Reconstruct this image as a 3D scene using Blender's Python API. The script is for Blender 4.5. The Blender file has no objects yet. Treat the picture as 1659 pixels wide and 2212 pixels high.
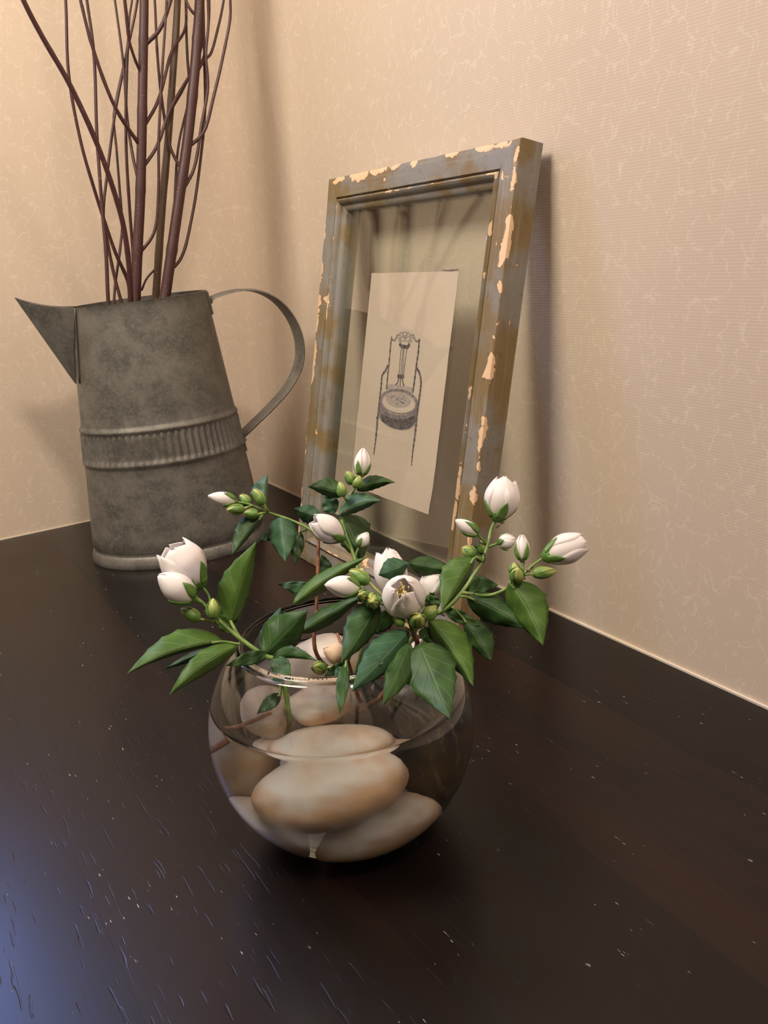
import bpy, bmesh, math, random
from mathutils import Vector, Matrix, noise
random.seed(7)
scn = bpy.context.scene
col = scn.collection

# ------------------------------------------------------------------ camera
FPX, CX, CY = 1850.0, 829.5, 1106.0
CAM = Vector((-0.4878, -1.1507, 0.3239))
ROT = Matrix(((0.8465950, -0.2118406, 0.4882626),
              (-0.5278352, -0.2164248, 0.8213101),
              (-0.0683147, -0.9530393, -0.2950411)))      # columns: right, down, forward
cd = bpy.data.cameras.new('camera')
cam = bpy.data.objects.new('camera', cd); col.objects.link(cam)
cd.sensor_fit = 'HORIZONTAL'; cd.sensor_width = 36.0; cd.lens = FPX / 1659.0 * 36.0
cd.clip_start = 0.02; cd.clip_end = 50
m = Matrix.Identity(4)
for i in range(3):
    m[i][0] = ROT[i][0]; m[i][1] = -ROT[i][1]; m[i][2] = -ROT[i][2]; m[i][3] = CAM[i]
cam.matrix_world = m
scn.camera = cam

# ------------------------------------------------------------------ world, lights, exposure
w = bpy.data.worlds.new('world'); scn.world = w; w.use_nodes = True
w.node_tree.nodes['Background'].inputs[0].default_value = (0.62, 0.75, 1.0, 1)
w.node_tree.nodes['Background'].inputs[1].default_value = 0.35
def area(name, loc, target, size, power, color, size_y=None, shape='DISK'):
    l = bpy.data.lights.new(name, 'AREA'); l.shape = shape; l.size = size
    if size_y: l.size_y = size_y
    l.energy = power; l.color = color
    o = bpy.data.objects.new(name, l); col.objects.link(o)
    o.location = loc
    o.rotation_euler = (Vector(target) - Vector(loc)).to_track_quat('-Z', 'Y').to_euler()
    return o
area('pendant_lamp_light', (-0.82, -0.54, 1.12), (-0.38, -0.30, 0.1), 0.46, 15.5, (1.0, 0.92, 0.78))
area('room_ceiling_light', (-0.36, -1.80, 1.62), (-0.36, -0.5, 0.2), 0.22, 17.0, (1.0, 0.86, 0.74))
area('window_daylight', (-0.575, 0.16, 1.0), (-0.575, -1.0, 0.9), 0.26, 15.0, (0.24, 0.38, 1.0), 1.1, 'RECTANGLE')
vs = scn.view_settings
vs.view_transform = 'Standard'; vs.look = 'None'; vs.exposure = 0.0; vs.gamma = 1.0; vs.use_curve_mapping = False
scn.cycles.max_bounces = 10; scn.cycles.diffuse_bounces = 3; scn.cycles.glossy_bounces = 4; scn.cycles.transmission_bounces = 10; scn.cycles.transparent_max_bounces = 12

# ------------------------------------------------------------------ helpers
def ray(u, v):
    return ROT @ Vector(((u - CX) / FPX, (v - CY) / FPX, 1.0))
def at(u, v, d):
    return CAM + ray(u, v) * d
def on_plane(u, v, p0, n):
    r = ray(u, v); return CAM + r * ((p0 - CAM).dot(n) / r.dot(n))
WL = {}
def empty(name, loc, label=None, cat=None, group=None):
    o = bpy.data.objects.new(name, None); col.objects.link(o); o.empty_display_size = 0.02
    o.location = loc; WL[o] = Vector(loc)
    if label: tag(o, label, cat, group)
    return o
def tag(o, label=None, cat=None, group=None, kind=None):
    if label: o['label'] = label
    if cat: o['category'] = cat
    if group: o['group'] = group
    if kind: o['kind'] = kind
    return o
def mesh(name, V, F, mat, parent=None, smooth=True, uv=None, origin=None, sharp=None):
    V = [Vector(v) for v in V]
    c = origin.copy() if origin is not None else sum(V, Vector()) / len(V)
    me = bpy.data.meshes.new(name)
    me.from_pydata([tuple(v - c) for v in V], [], F)
    if smooth:
        me.polygons.foreach_set('use_smooth', [True] * len(me.polygons))
        if sharp: me.set_sharp_from_angle(angle=math.radians(sharp))
    if uv is not None:
        ul = me.uv_layers.new(name='UVMap')
        for lp in me.loops: ul.data[lp.index].uv = uv[lp.vertex_index]
    me.materials.append(mat)
    me.update()
    o = bpy.data.objects.new(name, me); col.objects.link(o)
    WL[o] = c
    if parent is not None:
        o.parent = parent; o.location = c - WL[parent]
    else:
        o.location = c
    return o
def box_vf(a, b):
    (x0, y0, z0), (x1, y1, z1) = a, b
    V = [(x0,y0,z0),(x1,y0,z0),(x1,y1,z0),(x0,y1,z0),(x0,y0,z1),(x1,y0,z1),(x1,y1,z1),(x0,y1,z1)]
    F = [(0,3,2,1),(4,5,6,7),(0,1,5,4),(1,2,6,5),(2,3,7,6),(3,0,4,7)]
    return V, F
class MB:
    def __init__(s): s.V = []; s.F = []; s.U = []
    def add(s, V, F, U=None):
        n = len(s.V); s.V += [Vector(v) for v in V]; s.F += [tuple(i + n for i in f) for f in F]
        s.U += list(U) if U else [(0, 0)] * len(V)
    def box(s, a, b): s.add(*box_vf(a, b))
    def build(s, name, mat, parent=None, smooth=True, **k): return mesh(name, s.V, s.F, mat, parent, smooth, uv=s.U, **k)
def catmull(P, n=6):
    """centripetal spline through the points"""
    P = [Vector(p) for p in P]
    if len(P) < 3: return [P[0].lerp(P[-1], i / n) for i in range(n + 1)]
    Q = [P[0] * 2 - P[1]] + P + [P[-1] * 2 - P[-2]]
    out = []
    for i in range(1, len(Q) - 2):
        p0, p1, p2, p3 = Q[i - 1:i + 3]
        t0 = 0.0; t1 = t0 + max((p1 - p0).length, 1e-7) ** .5; t2 = t1 + max((p2 - p1).length, 1e-7) ** .5; t3 = t2 + max((p3 - p2).length, 1e-7) ** .5
        for k in range(n):
            t = t1 + (t2 - t1) * k / n
            a1 = p0 * ((t1 - t) / (t1 - t0)) + p1 * ((t - t0) / (t1 - t0)); a2 = p1 * ((t2 - t) / (t2 - t1)) + p2 * ((t - t1) / (t2 - t1)); a3 = p2 * ((t3 - t) / (t3 - t2)) + p3 * ((t - t2) / (t3 - t2))
            b1 = a1 * ((t2 - t) / (t2 - t0)) + a2 * ((t - t0) / (t2 - t0)); b2 = a2 * ((t3 - t) / (t3 - t1)) + a3 * ((t - t1) / (t3 - t1))
            out.append(b1 * ((t2 - t) / (t2 - t1)) + b2 * ((t - t1) / (t2 - t1)))
    out.append(P[-1]); return out
def tube_vf(path, rad, seg=8, cap=True):
    n = len(path)
    R = rad if callable(rad) else (lambda t: rad)
    V, F, U = [], [], []
    prev = None
    for i, p in enumerate(path):
        d = (path[min(i + 1, n - 1)] - path[max(i - 1, 0)])
        d = d.normalized() if d.length > 1e-9 else Vector((0, 0, 1))
        if prev is None:
            a = d.cross(Vector((0, 0, 1)));
            if a.length < 1e-3: a = d.cross(Vector((1, 0, 0)))
            a.normalize()
        else:
            a = (prev - d * prev.dot(d)).normalized()
        prev = a; b = d.cross(a)
        r = R(i / (n - 1))
        for k in range(seg):
            th = 2 * math.pi * k / seg
            V.append(p + (a * math.cos(th) + b * math.sin(th)) * r); U.append((k / seg, i / (n - 1)))
    for i in range(n - 1):
        for k in range(seg):
            k2 = (k + 1) % seg
            F.append((i * seg + k, i * seg + k2, (i + 1) * seg + k2, (i + 1) * seg + k))
    if cap:
        F.append(tuple(reversed(range(seg)))); F.append(tuple(range((n - 1) * seg, n * seg)))
    return V, F, U

# ------------------------------------------------------------------ material helpers
def srgb(r, g, b):
    f = lambda c: (c / 255 / 12.92) if c / 255 <= 0.04045 else ((c / 255 + 0.055) / 1.055) ** 2.4
    return (f(r), f(g), f(b), 1)
class NM:
    def __init__(s, name):
        s.m = bpy.data.materials.new(name); s.m.use_nodes = True; s.t = s.m.node_tree
        s.p = s.t.nodes['Principled BSDF']; s.out = s.t.nodes['Material Output']
    def n(s, typ, props=None, **k):
        nd = s.t.nodes.new(typ)
        for a, b in (props or {}).items(): setattr(nd, a, b)
        for a, b in k.items():
            a = a.replace('_', ' ')
            s.set(nd.inputs[a], b)
        return nd
    def set(s, sock, v):
        if isinstance(v, bpy.types.NodeSocket): s.t.links.new(v, sock)
        else: sock.default_value = v
    def P(s, **k):
        for a, b in k.items(): s.set(s.p.inputs[a.replace('_', ' ')], b)
        return s
    def coord(s, kind='Object'): return s.n('ShaderNodeTexCoord').outputs[kind]
    def mapping(s, vec, scale=(1,1,1), rot=(0,0,0), loc=(0,0,0)):
        return s.n('ShaderNodeMapping', Vector=vec, Scale=scale, Rotation=rot, Location=loc).outputs[0]
    def noise(s, vec, scale, detail=3, rough=0.5, dist=0.0):
        return s.n('ShaderNodeTexNoise', Vector=vec, Scale=scale, Detail=detail, Roughness=rough, Distortion=dist).outputs[0]
    def math(s, op, a, b=None, c=None):
        nd = s.t.nodes.new('ShaderNodeMath'); nd.operation = op
        s.set(nd.inputs[0], a)
        if b is not None: s.set(nd.inputs[1], b)
        if c is not None: s.set(nd.inputs[2], c)
        return nd.outputs[0]
    def ramp(s, v, lo, hi, a=0.0, b=1.0):
        nd = s.t.nodes.new('ShaderNodeMapRange'); nd.clamp = True; nd.interpolation_type = 'SMOOTHSTEP'
        for i, x in enumerate((v, lo, hi, a, b)): s.set(nd.inputs[i], x)
        return nd.outputs[0]
    def mix(s, fac, a, b, blend='MIX'):
        nd = s.t.nodes.new('ShaderNodeMix'); nd.data_type = 'RGBA'; nd.blend_type = blend
        s.set(nd.inputs[0], fac); s.set(nd.inputs[6], a); s.set(nd.inputs[7], b)
        return nd.outputs[2]
    def bump(s, h, strength=0.3, dist=0.001):
        return s.n('ShaderNodeBump', Height=h, Strength=strength, Distance=dist).outputs[0]
    def sep(s, vec):
        nd = s.n('ShaderNodeSeparateXYZ', Vector=vec); return nd.outputs

def mat_wallpaper():
    M = NM('wallpaper'); c = M.coord('Object'); xyz = M.sep(c)
    p = M.n('ShaderNodeCombineXYZ', X=M.math('ADD', xyz[0], xyz[1]), Y=xyz[2]).outputs[0]      # along the wall, up the wall
    warp = M.n('ShaderNodeTexNoise', {'noise_dimensions': '2D'}, Vector=p, Scale=70.0, Detail=2.0).outputs['Color']
    off = M.n('ShaderNodeVectorMath', {'operation': 'MULTIPLY_ADD'})
    M.set(off.inputs[0], warp); M.set(off.inputs[1], (0.018,) * 3); M.set(off.inputs[2], p)
    lines = None
    for k, (sc, st, seed, wd) in enumerate(((74.0, 0.55, 0.0, 0.06), (56.0, 0.45, 5.3, 0.05))):
        v = M.n('ShaderNodeTexVoronoi', {'feature': 'DISTANCE_TO_EDGE', 'voronoi_dimensions': '2D'}, Vector=M.mapping(off.outputs[0], (1, st, 1), loc=(seed, seed * .7, 0)), Scale=sc).outputs['Distance']
        ln = M.ramp(v, 0.0, wd, 1.0, 0.0)
        mk = M.ramp(M.n('ShaderNodeTexNoise', {'noise_dimensions': '2D'}, Vector=M.mapping(p, (1, .8, 1), loc=(seed, 1, 0)), Scale=85.0, Detail=2.0).outputs[0], 0.47, 0.56)
        ln = M.math('MULTIPLY', ln, mk)
        lines = ln if lines is None else M.math('MAXIMUM', lines, ln)
    z = M.sep(c)[2]
    rib = M.math('SINE', M.math('MULTIPLY', z, 2 * math.pi / 0.0021))
    rib = M.math('MULTIPLY_ADD', rib, 0.5, 0.5)
    cloud = M.noise(c, 7.0, 3)
    base = M.mix(cloud, srgb(201, 181, 161), srgb(211, 191, 170))
    base = M.mix(M.math('MULTIPLY', rib, 0.18), base, srgb(178, 156, 138))
    base = M.mix(M.math('MULTIPLY', lines, 0.24), base, srgb(240, 226, 204))
    h = M.math('MULTIPLY', rib, 0.3)
    M.P(Base_Color=base, Roughness=0.72, Specular_IOR_Level=0.3, Normal=M.bump(h, 0.16, 0.0005))
    return M.m
def mat_plain(name, colr, rough=0.8, **k):
    M = NM(name); c = M.coord('Object')
    b = M.mix(M.noise(c, 6.0, 3), colr, tuple(x * 0.88 for x in colr[:3]) + (1,))
    M.P(Base_Color=b, Roughness=rough, **k); return M.m
def mat_table():
    M = NM('espresso_wood'); c = M.coord('Object')
    rnd = M.n('ShaderNodeObjectInfo').outputs['Random']
    cg = M.n('ShaderNodeVectorMath', {'operation': 'ADD'})
    M.set(cg.inputs[0], c); cmb = M.n('ShaderNodeCombineXYZ', X=M.math('MULTIPLY', rnd, 7.0), Y=M.math('MULTIPLY', rnd, 31.0)).outputs[0]; M.set(cg.inputs[1], cmb)
    g = cg.outputs[0]
    broad = M.noise(M.mapping(g, (14, 1.6, 14)), 1.0, 4, 0.55, 0.6)
    fine = M.noise(M.mapping(g, (300, 9, 300)), 1.0, 3, 0.6)
    por = M.noise(M.mapping(g, (480, 36, 480)), 1.0, 1, 0.5)
    pore = M.ramp(por, 0.665, 0.73)
    colr = M.mix(M.ramp(broad, 0.35, 0.7), srgb(9, 6, 5), srgb(26, 12, 8))
    colr = M.mix(M.math('MULTIPLY', rnd, 0.55), colr, srgb(9, 7, 6))
    colr = M.mix(M.math('MULTIPLY', M.ramp(fine, 0.4, 0.75), 0.25), colr, srgb(24, 15, 12))
    scr = M.noise(M.mapping(c, (900, 120, 900), rot=(0, 0, 0.35)), 1.0, 1)
    sc_m = M.math('MULTIPLY', M.ramp(scr, 0.765, 0.79), M.ramp(M.noise(c, 30.0, 1), 0.5, 0.6))
    colr = M.mix(1.0, colr, M.n('ShaderNodeObjectInfo').outputs['Color'], 'MULTIPLY')
    colr = M.mix(M.math('MULTIPLY', sc_m, 0.75), colr, srgb(190, 180, 172))
    h = M.math('SUBTRACT', M.math('MULTIPLY', fine, 0.15), pore)
    rough = M.math('MULTIPLY_ADD', M.noise(c, 9.0, 3), 0.14, 0.24)
    M.P(Base_Color=colr, Roughness=rough, IOR=1.42, Normal=M.bump(h, 0.22, 0.0006))
    return M.m
def mat_zinc():
    M = NM('galvanised_steel'); c = M.coord('Object')
    a = M.noise(c, 42.0, 6, 0.7, 0.3); b = M.noise(c, 320.0, 3, 0.6); d = M.noise(c, 11.0, 3)
    colr = M.mix(M.ramp(a, 0.32, 0.68), srgb(98, 95, 89), srgb(128, 123, 115))
    colr = M.mix(M.math('MULTIPLY', M.ramp(b, 0.45, 0.7), 0.35), colr, srgb(150, 145, 136))
    colr = M.mix(M.math('MULTIPLY', M.ramp(d, 0.5, 0.72), 0.4), colr, srgb(122, 114, 112))
    M.P(Base_Color=colr, Metallic=0.55, Roughness=M.math('MULTIPLY_ADD', a, 0.25, 0.42), Normal=M.bump(M.math('ADD', a, M.math('MULTIPLY', b, 0.4)), 0.12, 0.0006))
    return M.m
def mat_bark(name, c1, c2, c3):
    M = NM(name); c = M.coord('Object')
    a = M.noise(M.mapping(c, (1, 1, 0.35)), 120.0, 3); b = M.noise(M.mapping(c, (1, 1, 1.6)), 300.0, 1)
    k = M.mix(a, c1, c2); k = M.mix(M.math('MULTIPLY', M.ramp(b, 0.68, 0.74), 0.7), k, c3)
    M.P(Base_Color=k, Roughness=0.5, Normal=M.bump(a, 0.2, 0.0005)); return M.m
def mat_frame():
    M = NM('chipped_paint'); uv = M.coord('UV'); c = M.coord('Object')
    s = M.sep(uv); u, v = s[0], s[1]          # u across the moulding (metres), v along it (metres)
    n1 = M.noise(c, 62.0, 4, 0.62, 0.5); n2 = M.noise(c, 24.0, 3, 0.55); n3 = M.noise(c, 210.0, 3, 0.6)
    streak = M.noise(M.mapping(uv, (420, 14, 1)), 1.0, 3)
    paint = M.mix(M.ramp(n2, 0.40, 0.62), srgb(126, 121, 113), srgb(120, 99, 62))
    paint = M.mix(M.math('MULTIPLY', M.ramp(streak, 0.5, 0.75), 0.5), paint, srgb(152, 140, 122))
    paint = M.mix(M.math('MULTIPLY', M.ramp(n3, 0.58, 0.7), 0.45), paint, srgb(92, 78, 52))
    # bare wood shows where the paint has flaked, mostly along the worn arrises
    d1 = M.math('ABSOLUTE', M.math('SUBTRACT', u, 0.0235))
    d2 = M.math('ABSOLUTE', M.math('SUBTRACT', u, 0.0500))
    edge = M.math('MAXIMUM', M.ramp(d1, 0.0, 0.0085, 1.0, 0.0), M.math('MULTIPLY', M.ramp(d2, 0.0, 0.004, 1.0, 0.0), 0.8))
    ch = M.noise(M.mapping(c, (1, 0.55, 0.55)), 58.0, 4, 0.58, 0.3)
    chip = M.ramp(M.math('MULTIPLY_ADD', edge, 0.155, ch), 0.652, 0.664)
    wood = M.mix(n1, srgb(232, 200, 164), srgb(206, 166, 122))
    rim = M.math('SUBTRACT', M.ramp(M.math('MULTIPLY_ADD', edge, 0.155, ch), 0.618, 0.65), chip)
    k = M.mix(M.math('MULTIPLY', rim, 0.55), paint, srgb(132, 96, 50))
    k = M.mix(chip, k, wood)
    hgt = M.math('SUBTRACT', M.math('MULTIPLY', n3, 0.3), chip)
    M.P(Base_Color=k, Roughness=0.55, Normal=M.bump(hgt, 0.5, 0.0006)); return M.m
def mat_leaf(name, c1, c2, vein, under):
    M = NM(name); uv = M.coord('UV'); s = M.sep(uv); u, v = s[0], s[1]; c = M.coord('Object')
    au = M.math('ABSOLUTE', u)
    mid = M.ramp(au, 0.0, 0.07, 1.0, 0.0)
    # side veins sweep from the midrib towards the tip
    ph = M.math('SUBTRACT', v, M.math('MULTIPLY', M.math('POWER', au, 0.8), 0.34))
    fr = M.math('ABSOLUTE', M.math('SUBTRACT', M.math('FRACT', M.math('MULTIPLY', ph, 5.0)), 0.5))
    sv = M.math('MULTIPLY', M.ramp(fr, 0.0, 0.10, 1.0, 0.0), 0.55)
    ve = M.math('MAXIMUM', mid, sv)
    a = M.noise(c, 90.0, 3); k = M.mix(M.ramp(a, 0.3, 0.7), c1, c2)
    k = M.mix(M.math('MULTIPLY', ve, 0.38), k, vein)
    back = M.n('ShaderNodeNewGeometry').outputs['Backfacing']
    h = M.math('ADD', M.math('MULTIPLY', ve, -1.0), M.math('MULTIPLY', a, 0.3))
    M.P(Base_Color=k, Roughness=0.48, Specular_IOR_Level=0.4, Normal=M.bump(h, 0.3, 0.0007))
    tr = M.n('ShaderNodeBsdfTranslucent', Color=under)
    mx = M.n('ShaderNodeMixShader'); M.set(mx.inputs[0], 0.22)
    M.t.links.new(M.p.outputs[0], mx.inputs[1]); M.t.links.new(tr.outputs[0], mx.inputs[2])
    M.t.links.new(mx.outputs[0], M.out.inputs[0]); return M.m
def mat_petal(name, c1, c2, basec):
    M = NM(name); uv = M.coord('UV'); s = M.sep(uv); u, v = s[0], s[1]; c = M.coord('Object')
    st = M.noise(M.mapping(uv, (9, 0.8, 1)), 3.0, 3)
    k = M.mix(M.ramp(st, 0.3, 0.7), c1, c2)
    k = M.mix(M.ramp(v, 0.0, 0.35, 0.55, 0.0), k, basec)
    M.P(Base_Color=k, Roughness=0.55, Specular_IOR_Level=0.3, Normal=M.bump(st, 0.15, 0.0005))
    tr = M.n('ShaderNodeBsdfTranslucent', Color=c1)
    mx = M.n('ShaderNodeMixShader'); M.set(mx.inputs[0], 0.38)
    M.t.links.new(M.p.outputs[0], mx.inputs[1]); M.t.links.new(tr.outputs[0], mx.inputs[2])
    M.t.links.new(mx.outputs[0], M.out.inputs[0]); return M.m
def mat_two(name, c1, c2, scale=150.0, rough=0.5):
    M = NM(name); c = M.coord('Object'); M.P(Base_Color=M.mix(M.ramp(M.noise(c, scale, 3), .3, .7), c1, c2), Roughness=rough); return M.m
def mat_budgreen():
    M = NM('bud_green'); v = M.sep(M.coord('UV'))[1]
    st = M.noise(M.mapping(M.coord('UV'), (5, .5, 1)), 4.0, 2)
    k = M.mix(M.ramp(v, 0.2, 0.85), srgb(96, 128, 52), srgb(190, 190, 112)); k = M.mix(M.math('MULTIPLY', st, .4), k, srgb(120, 140, 60))
    M.P(Base_Color=k, Roughness=0.5); return M.m
def mat_stone(name, c1, c2, c3, dark=False):
    M = NM(name); c = M.coord('Object')
    a = M.noise(c, 26.0, 3, 0.5, 0.4); b = M.noise(M.mapping(c, (1, 1, 1.8)), 20.0, 3, 0.5, 0.1); f = M.noise(c, 240.0, 2)
    k = M.mix(M.ramp(a, 0.35, 0.65), c1, c2); k = M.mix(M.math('MULTIPLY', M.ramp(b, 0.42, 0.64), 0.8), k, c3)
    if dark:
        cr = M.noise(M.mapping(c, (1, 1, .22), rot=(0.5, 0.3, 0.2)), 260.0, 3, 0.6, 0.4)
        k = M.mix(M.math('MULTIPLY', M.ramp(cr, 0.56, 0.68), 0.55), k, srgb(136, 116, 84))
    M.P(Base_Color=k, Roughness=0.4, Normal=M.bump(f, 0.08, 0.0004)); return M.m
def mat_glass(name, ior, colr=(1, 1, 1, 1)):
    M = NM(name); M.P(Base_Color=colr, Roughness=0.0, IOR=ior, Transmission_Weight=1.0); return M.m
def mat_pane():
    M = NM('picture_glass')
    tb = M.n('ShaderNodeBsdfTransparent', Color=(0.975, 0.985, 0.972, 1)); gl = M.n('ShaderNodeBsdfGlossy', Color=(1, 1, 1, 1), Roughness=0.01)
    fc = M.n('ShaderNodeLayerWeight', Blend=0.5).outputs['Facing']; mx = M.n('ShaderNodeMixShader')
    M.set(mx.inputs[0], M.math('MULTIPLY_ADD', M.math('POWER', fc, 5.0), 0.96, 0.04)); M.t.links.new(tb.outputs[0], mx.inputs[1]); M.t.links.new(gl.outputs[0], mx.inputs[2])
    M.t.links.new(mx.outputs[0], M.out.inputs[0]); return M.m
def mat_paper():
    M = NM('aged_paper'); c = M.coord('Object')
    a = M.noise(c, 22.0, 4); b = M.noise(c, 300.0, 2)
    k = M.mix(a, srgb(190, 168, 148), srgb(204, 184, 164)); k = M.mix(M.math('MULTIPLY', M.ramp(b, .5, .7), .12), k, srgb(170, 146, 120))
    M.P(Base_Color=k, Roughness=0.85); return M.m
def mat_ink(name, colr, amt):
    M = NM(name); c = M.coord('Object'); n = M.noise(c, 420.0, 3)
    M.P(Base_Color=M.mix(M.math('MULTIPLY', M.ramp(n, 0.35, 0.65), amt), colr, srgb(196, 176, 156)), Roughness=0.85); return M.m

WALL = mat_wallpaper(); WOOD = mat_table(); ZINC = mat_zinc()
ZINC_IN = mat_plain('galvanised_edge', srgb(92, 86, 74), 0.55, Metallic=0.5)
BARK = mat_bark('red_bark', srgb(52, 22, 24), srgb(74, 38, 34), srgb(120, 84, 60))
BARK2 = mat_bark('brown_bark', srgb(70, 48, 34), srgb(96, 72, 48), srgb(130, 104, 76))
FRAMEM = mat_frame(); PANE = mat_pane(); PAPER = mat_paper()
INK = mat_ink('ink_dark', srgb(58, 52, 56), 0.22); INKM = mat_ink('ink_mid', srgb(104, 92, 98), 0.3); INKL = mat_ink('ink_light', srgb(158, 142, 134), 0.45)
LEAF_A = mat_leaf('leaf_fresh', srgb(66, 98, 34), srgb(82, 114, 42), srgb(136, 154, 88), (0.12, 0.24, 0.03, 1))
LEAF_B = mat_leaf('leaf_deep', srgb(42, 70, 32), srgb(58, 90, 40), srgb(104, 130, 80), (0.07, 0.16, 0.03, 1))
LEAF_C = mat_leaf('leaf_bluish', srgb(50, 84, 58), srgb(66, 102, 68), srgb(118, 150, 116), (0.07, 0.18, 0.06, 1))
PETAL = mat_petal('petal_white', srgb(248, 240, 236), srgb(252, 247, 244), srgb(238, 232, 190))
PETAL_OLD = mat_petal('petal_peach', srgb(236, 206, 170), srgb(244, 220, 190), srgb(220, 196, 140))
SEPAL = mat_two('sepal_green', srgb(74, 112, 44), srgb(104, 138, 62), 200.0)
STEM_G = mat_two('stem_green', srgb(98, 128, 58), srgb(132, 152, 78), 200.0)
STEM_B = mat_two('stem_brown', srgb(112, 66, 44), srgb(150, 100, 68), 240.0)
BUDG = mat_budgreen()
STAMEN = mat_two('stamen_yellow', srgb(242, 214, 130), srgb(250, 234, 176), 300.0)
STONE_W = mat_stone('pebble_cream', srgb(236, 222, 200), srgb(246, 240, 230), srgb(214, 158, 92))
STONE_G = mat_stone('pebble_pale', srgb(222, 210, 196), srgb(238, 230, 220), srgb(206, 168, 122))
STONE_D = mat_stone('pebble_dark', srgb(40, 40, 38), srgb(70, 64, 52), srgb(104, 84, 54), True)
GLASS = mat_glass('bowl_glass', 1.47, (0.985, 0.992, 0.988, 1)); WATER = mat_glass('water', 1.33)
CAULK = mat_plain('pale_edging', srgb(214, 200, 180), 0.7)
PAINT = mat_plain('room_paint', srgb(214, 196, 168), 0.85); FLOORM = mat_plain('floor_boards', srgb(120, 90, 66), 0.5)
CEIL = mat_plain('ceiling_paint', srgb(232, 224, 210), 0.9); WINM = mat_plain('window_paint', srgb(224, 218, 206), 0.5)
INSECT = mat_two('insect_brown', srgb(44, 26, 18), srgb(70, 40, 24), 400.0)

# ------------------------------------------------------------------ the room
RX0, RY0, ZF, ZC = -2.7, -3.2, -0.75, 1.72
WX0, WX1, WZ0, WZ1 = -0.70, -0.458, 0.50, 1.58
def struct(o): o['kind'] = 'structure'; return o
b = MB()
b.box((WX1, 0, ZF), (0.12, 0.12, ZC)); b.box((RX0, 0, ZF), (WX0, 0.12, ZC))
b.box((WX0, 0, ZF), (WX1, 0.12, WZ0)); b.box((WX0, 0, WZ1), (WX1, 0.12, ZC))
struct(b.build('wall_back', WALL, None, False, origin=Vector((0, 0, 0))))
b = MB(); b.box((0, RY0, ZF), (0.12, 0, ZC)); struct(b.build('wall_right', WALL, None, False, origin=Vector((0, 0, 0))))
b = MB(); b.box((RX0 - .12, RY0, ZF), (RX0, .12, ZC)); struct(b.build('wall_left', PAINT, None, False))
b = MB(); b.box((RX0 - .12, RY0 - .12, ZF), (.12, RY0, ZC)); struct(b.build('wall_front', PAINT, None, False))
b = MB(); b.box((RX0 - .12, RY0 - .12, ZF - .1), (.12, .12, ZF)); struct(b.build('floor', FLOORM, None, False))
b = MB(); b.box((RX0 - .12, RY0 - .12, ZC), (.12, .12, ZC + .1)); struct(b.build('ceiling', CEIL, None, False))
b = MB()
for z0, z1 in ((WZ0, WZ0 + .02), (WZ1 - .04, WZ1), ((WZ0 + WZ1) / 2 - .015, (WZ0 + WZ1) / 2 + .015)): b.box((WX0, .04, z0), (WX1, .08, z1))
for x0, x1 in ((WX0, WX0 + .04), (WX1 - .014, WX1)): b.box((x0, .04, WZ0), (x1, .08, WZ1))
wn = struct(b.build('window_1', WINM, None, False))
b = MB(); b.box((WX0 + .03, .056, WZ0 + .015), (WX1 - .010, .060, WZ1 - .03)); b.build('pane', PANE, wn, False)
b = MB(); b.box((-0.0022, RY0, 0.0), (0, 0, 0.0016)); struct(b.build('trim_1', CAULK, None, False))
b = MB(); b.box((WX1 - .6, -0.0014, 0.0), (0, 0, 0.0012)); struct(b.build('trim_2', CAULK, None, False))

# ------------------------------------------------------------------ table
table = empty('table', (-0.55, -0.95, ZF), 'dark espresso-stained wooden plank table pushed into the wall corner', 'table')
SEAM = (CAM + ray(1208, 1474) * (-CAM.z / ray(1208, 1474).z)).x
edges = [0.0, SEAM]
while edges[-1] > -1.15: edges.append(edges[-1] - 0.118)
TY0 = -1.95
for i in range(len(edges) - 1):
    x1, x0 = edges[i] - .00001, edges[i + 1] + .00001
    if i == 0: x1 = -.0008
    bv = .00003
    V = [(x0, TY0, -.035), (x1, TY0, -.035), (x1, TY0, -bv), (x1 - bv, TY0, 0), (x0 + bv, TY0, 0), (x0, TY0, -bv)]
    V += [(x, -.0008, z) for x, y, z in V]
    F = [(0, 1, 2, 3, 4, 5)[::1], (11, 10, 9, 8, 7, 6)] + [((k + 1) % 6, k, k + 6, (k + 1) % 6 + 6) for k in range(6)]
    pk_ = mesh('plank', V, F, WOOD, table, False)
    pk_.color = ((0.8, 0.8, 0.8, 1), (1.9, 1.45, 1.2, 1), (1.0, 1.0, 1.0, 1), (1.5, 1.3, 1.2, 1))[i % 4]
xe = edges[-1]
b = MB(); b.box((xe + .05, TY0 + .05, -.12), (-.05, TY0 + .075, -.035)); b.build('apron', WOOD, table, False)
b = MB(); b.box((xe + .05, -.075, -.12), (-.05, -.05, -.035)); b.build('apron', WOOD, table, False)
for lx in (xe + .04, -.1):
    for ly in (TY0 + .04, -.1):
        b = MB(); b.box((lx, ly, ZF), (lx + .06, ly + .06, -.035)); b.build('leg', WOOD, table, False)

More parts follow.
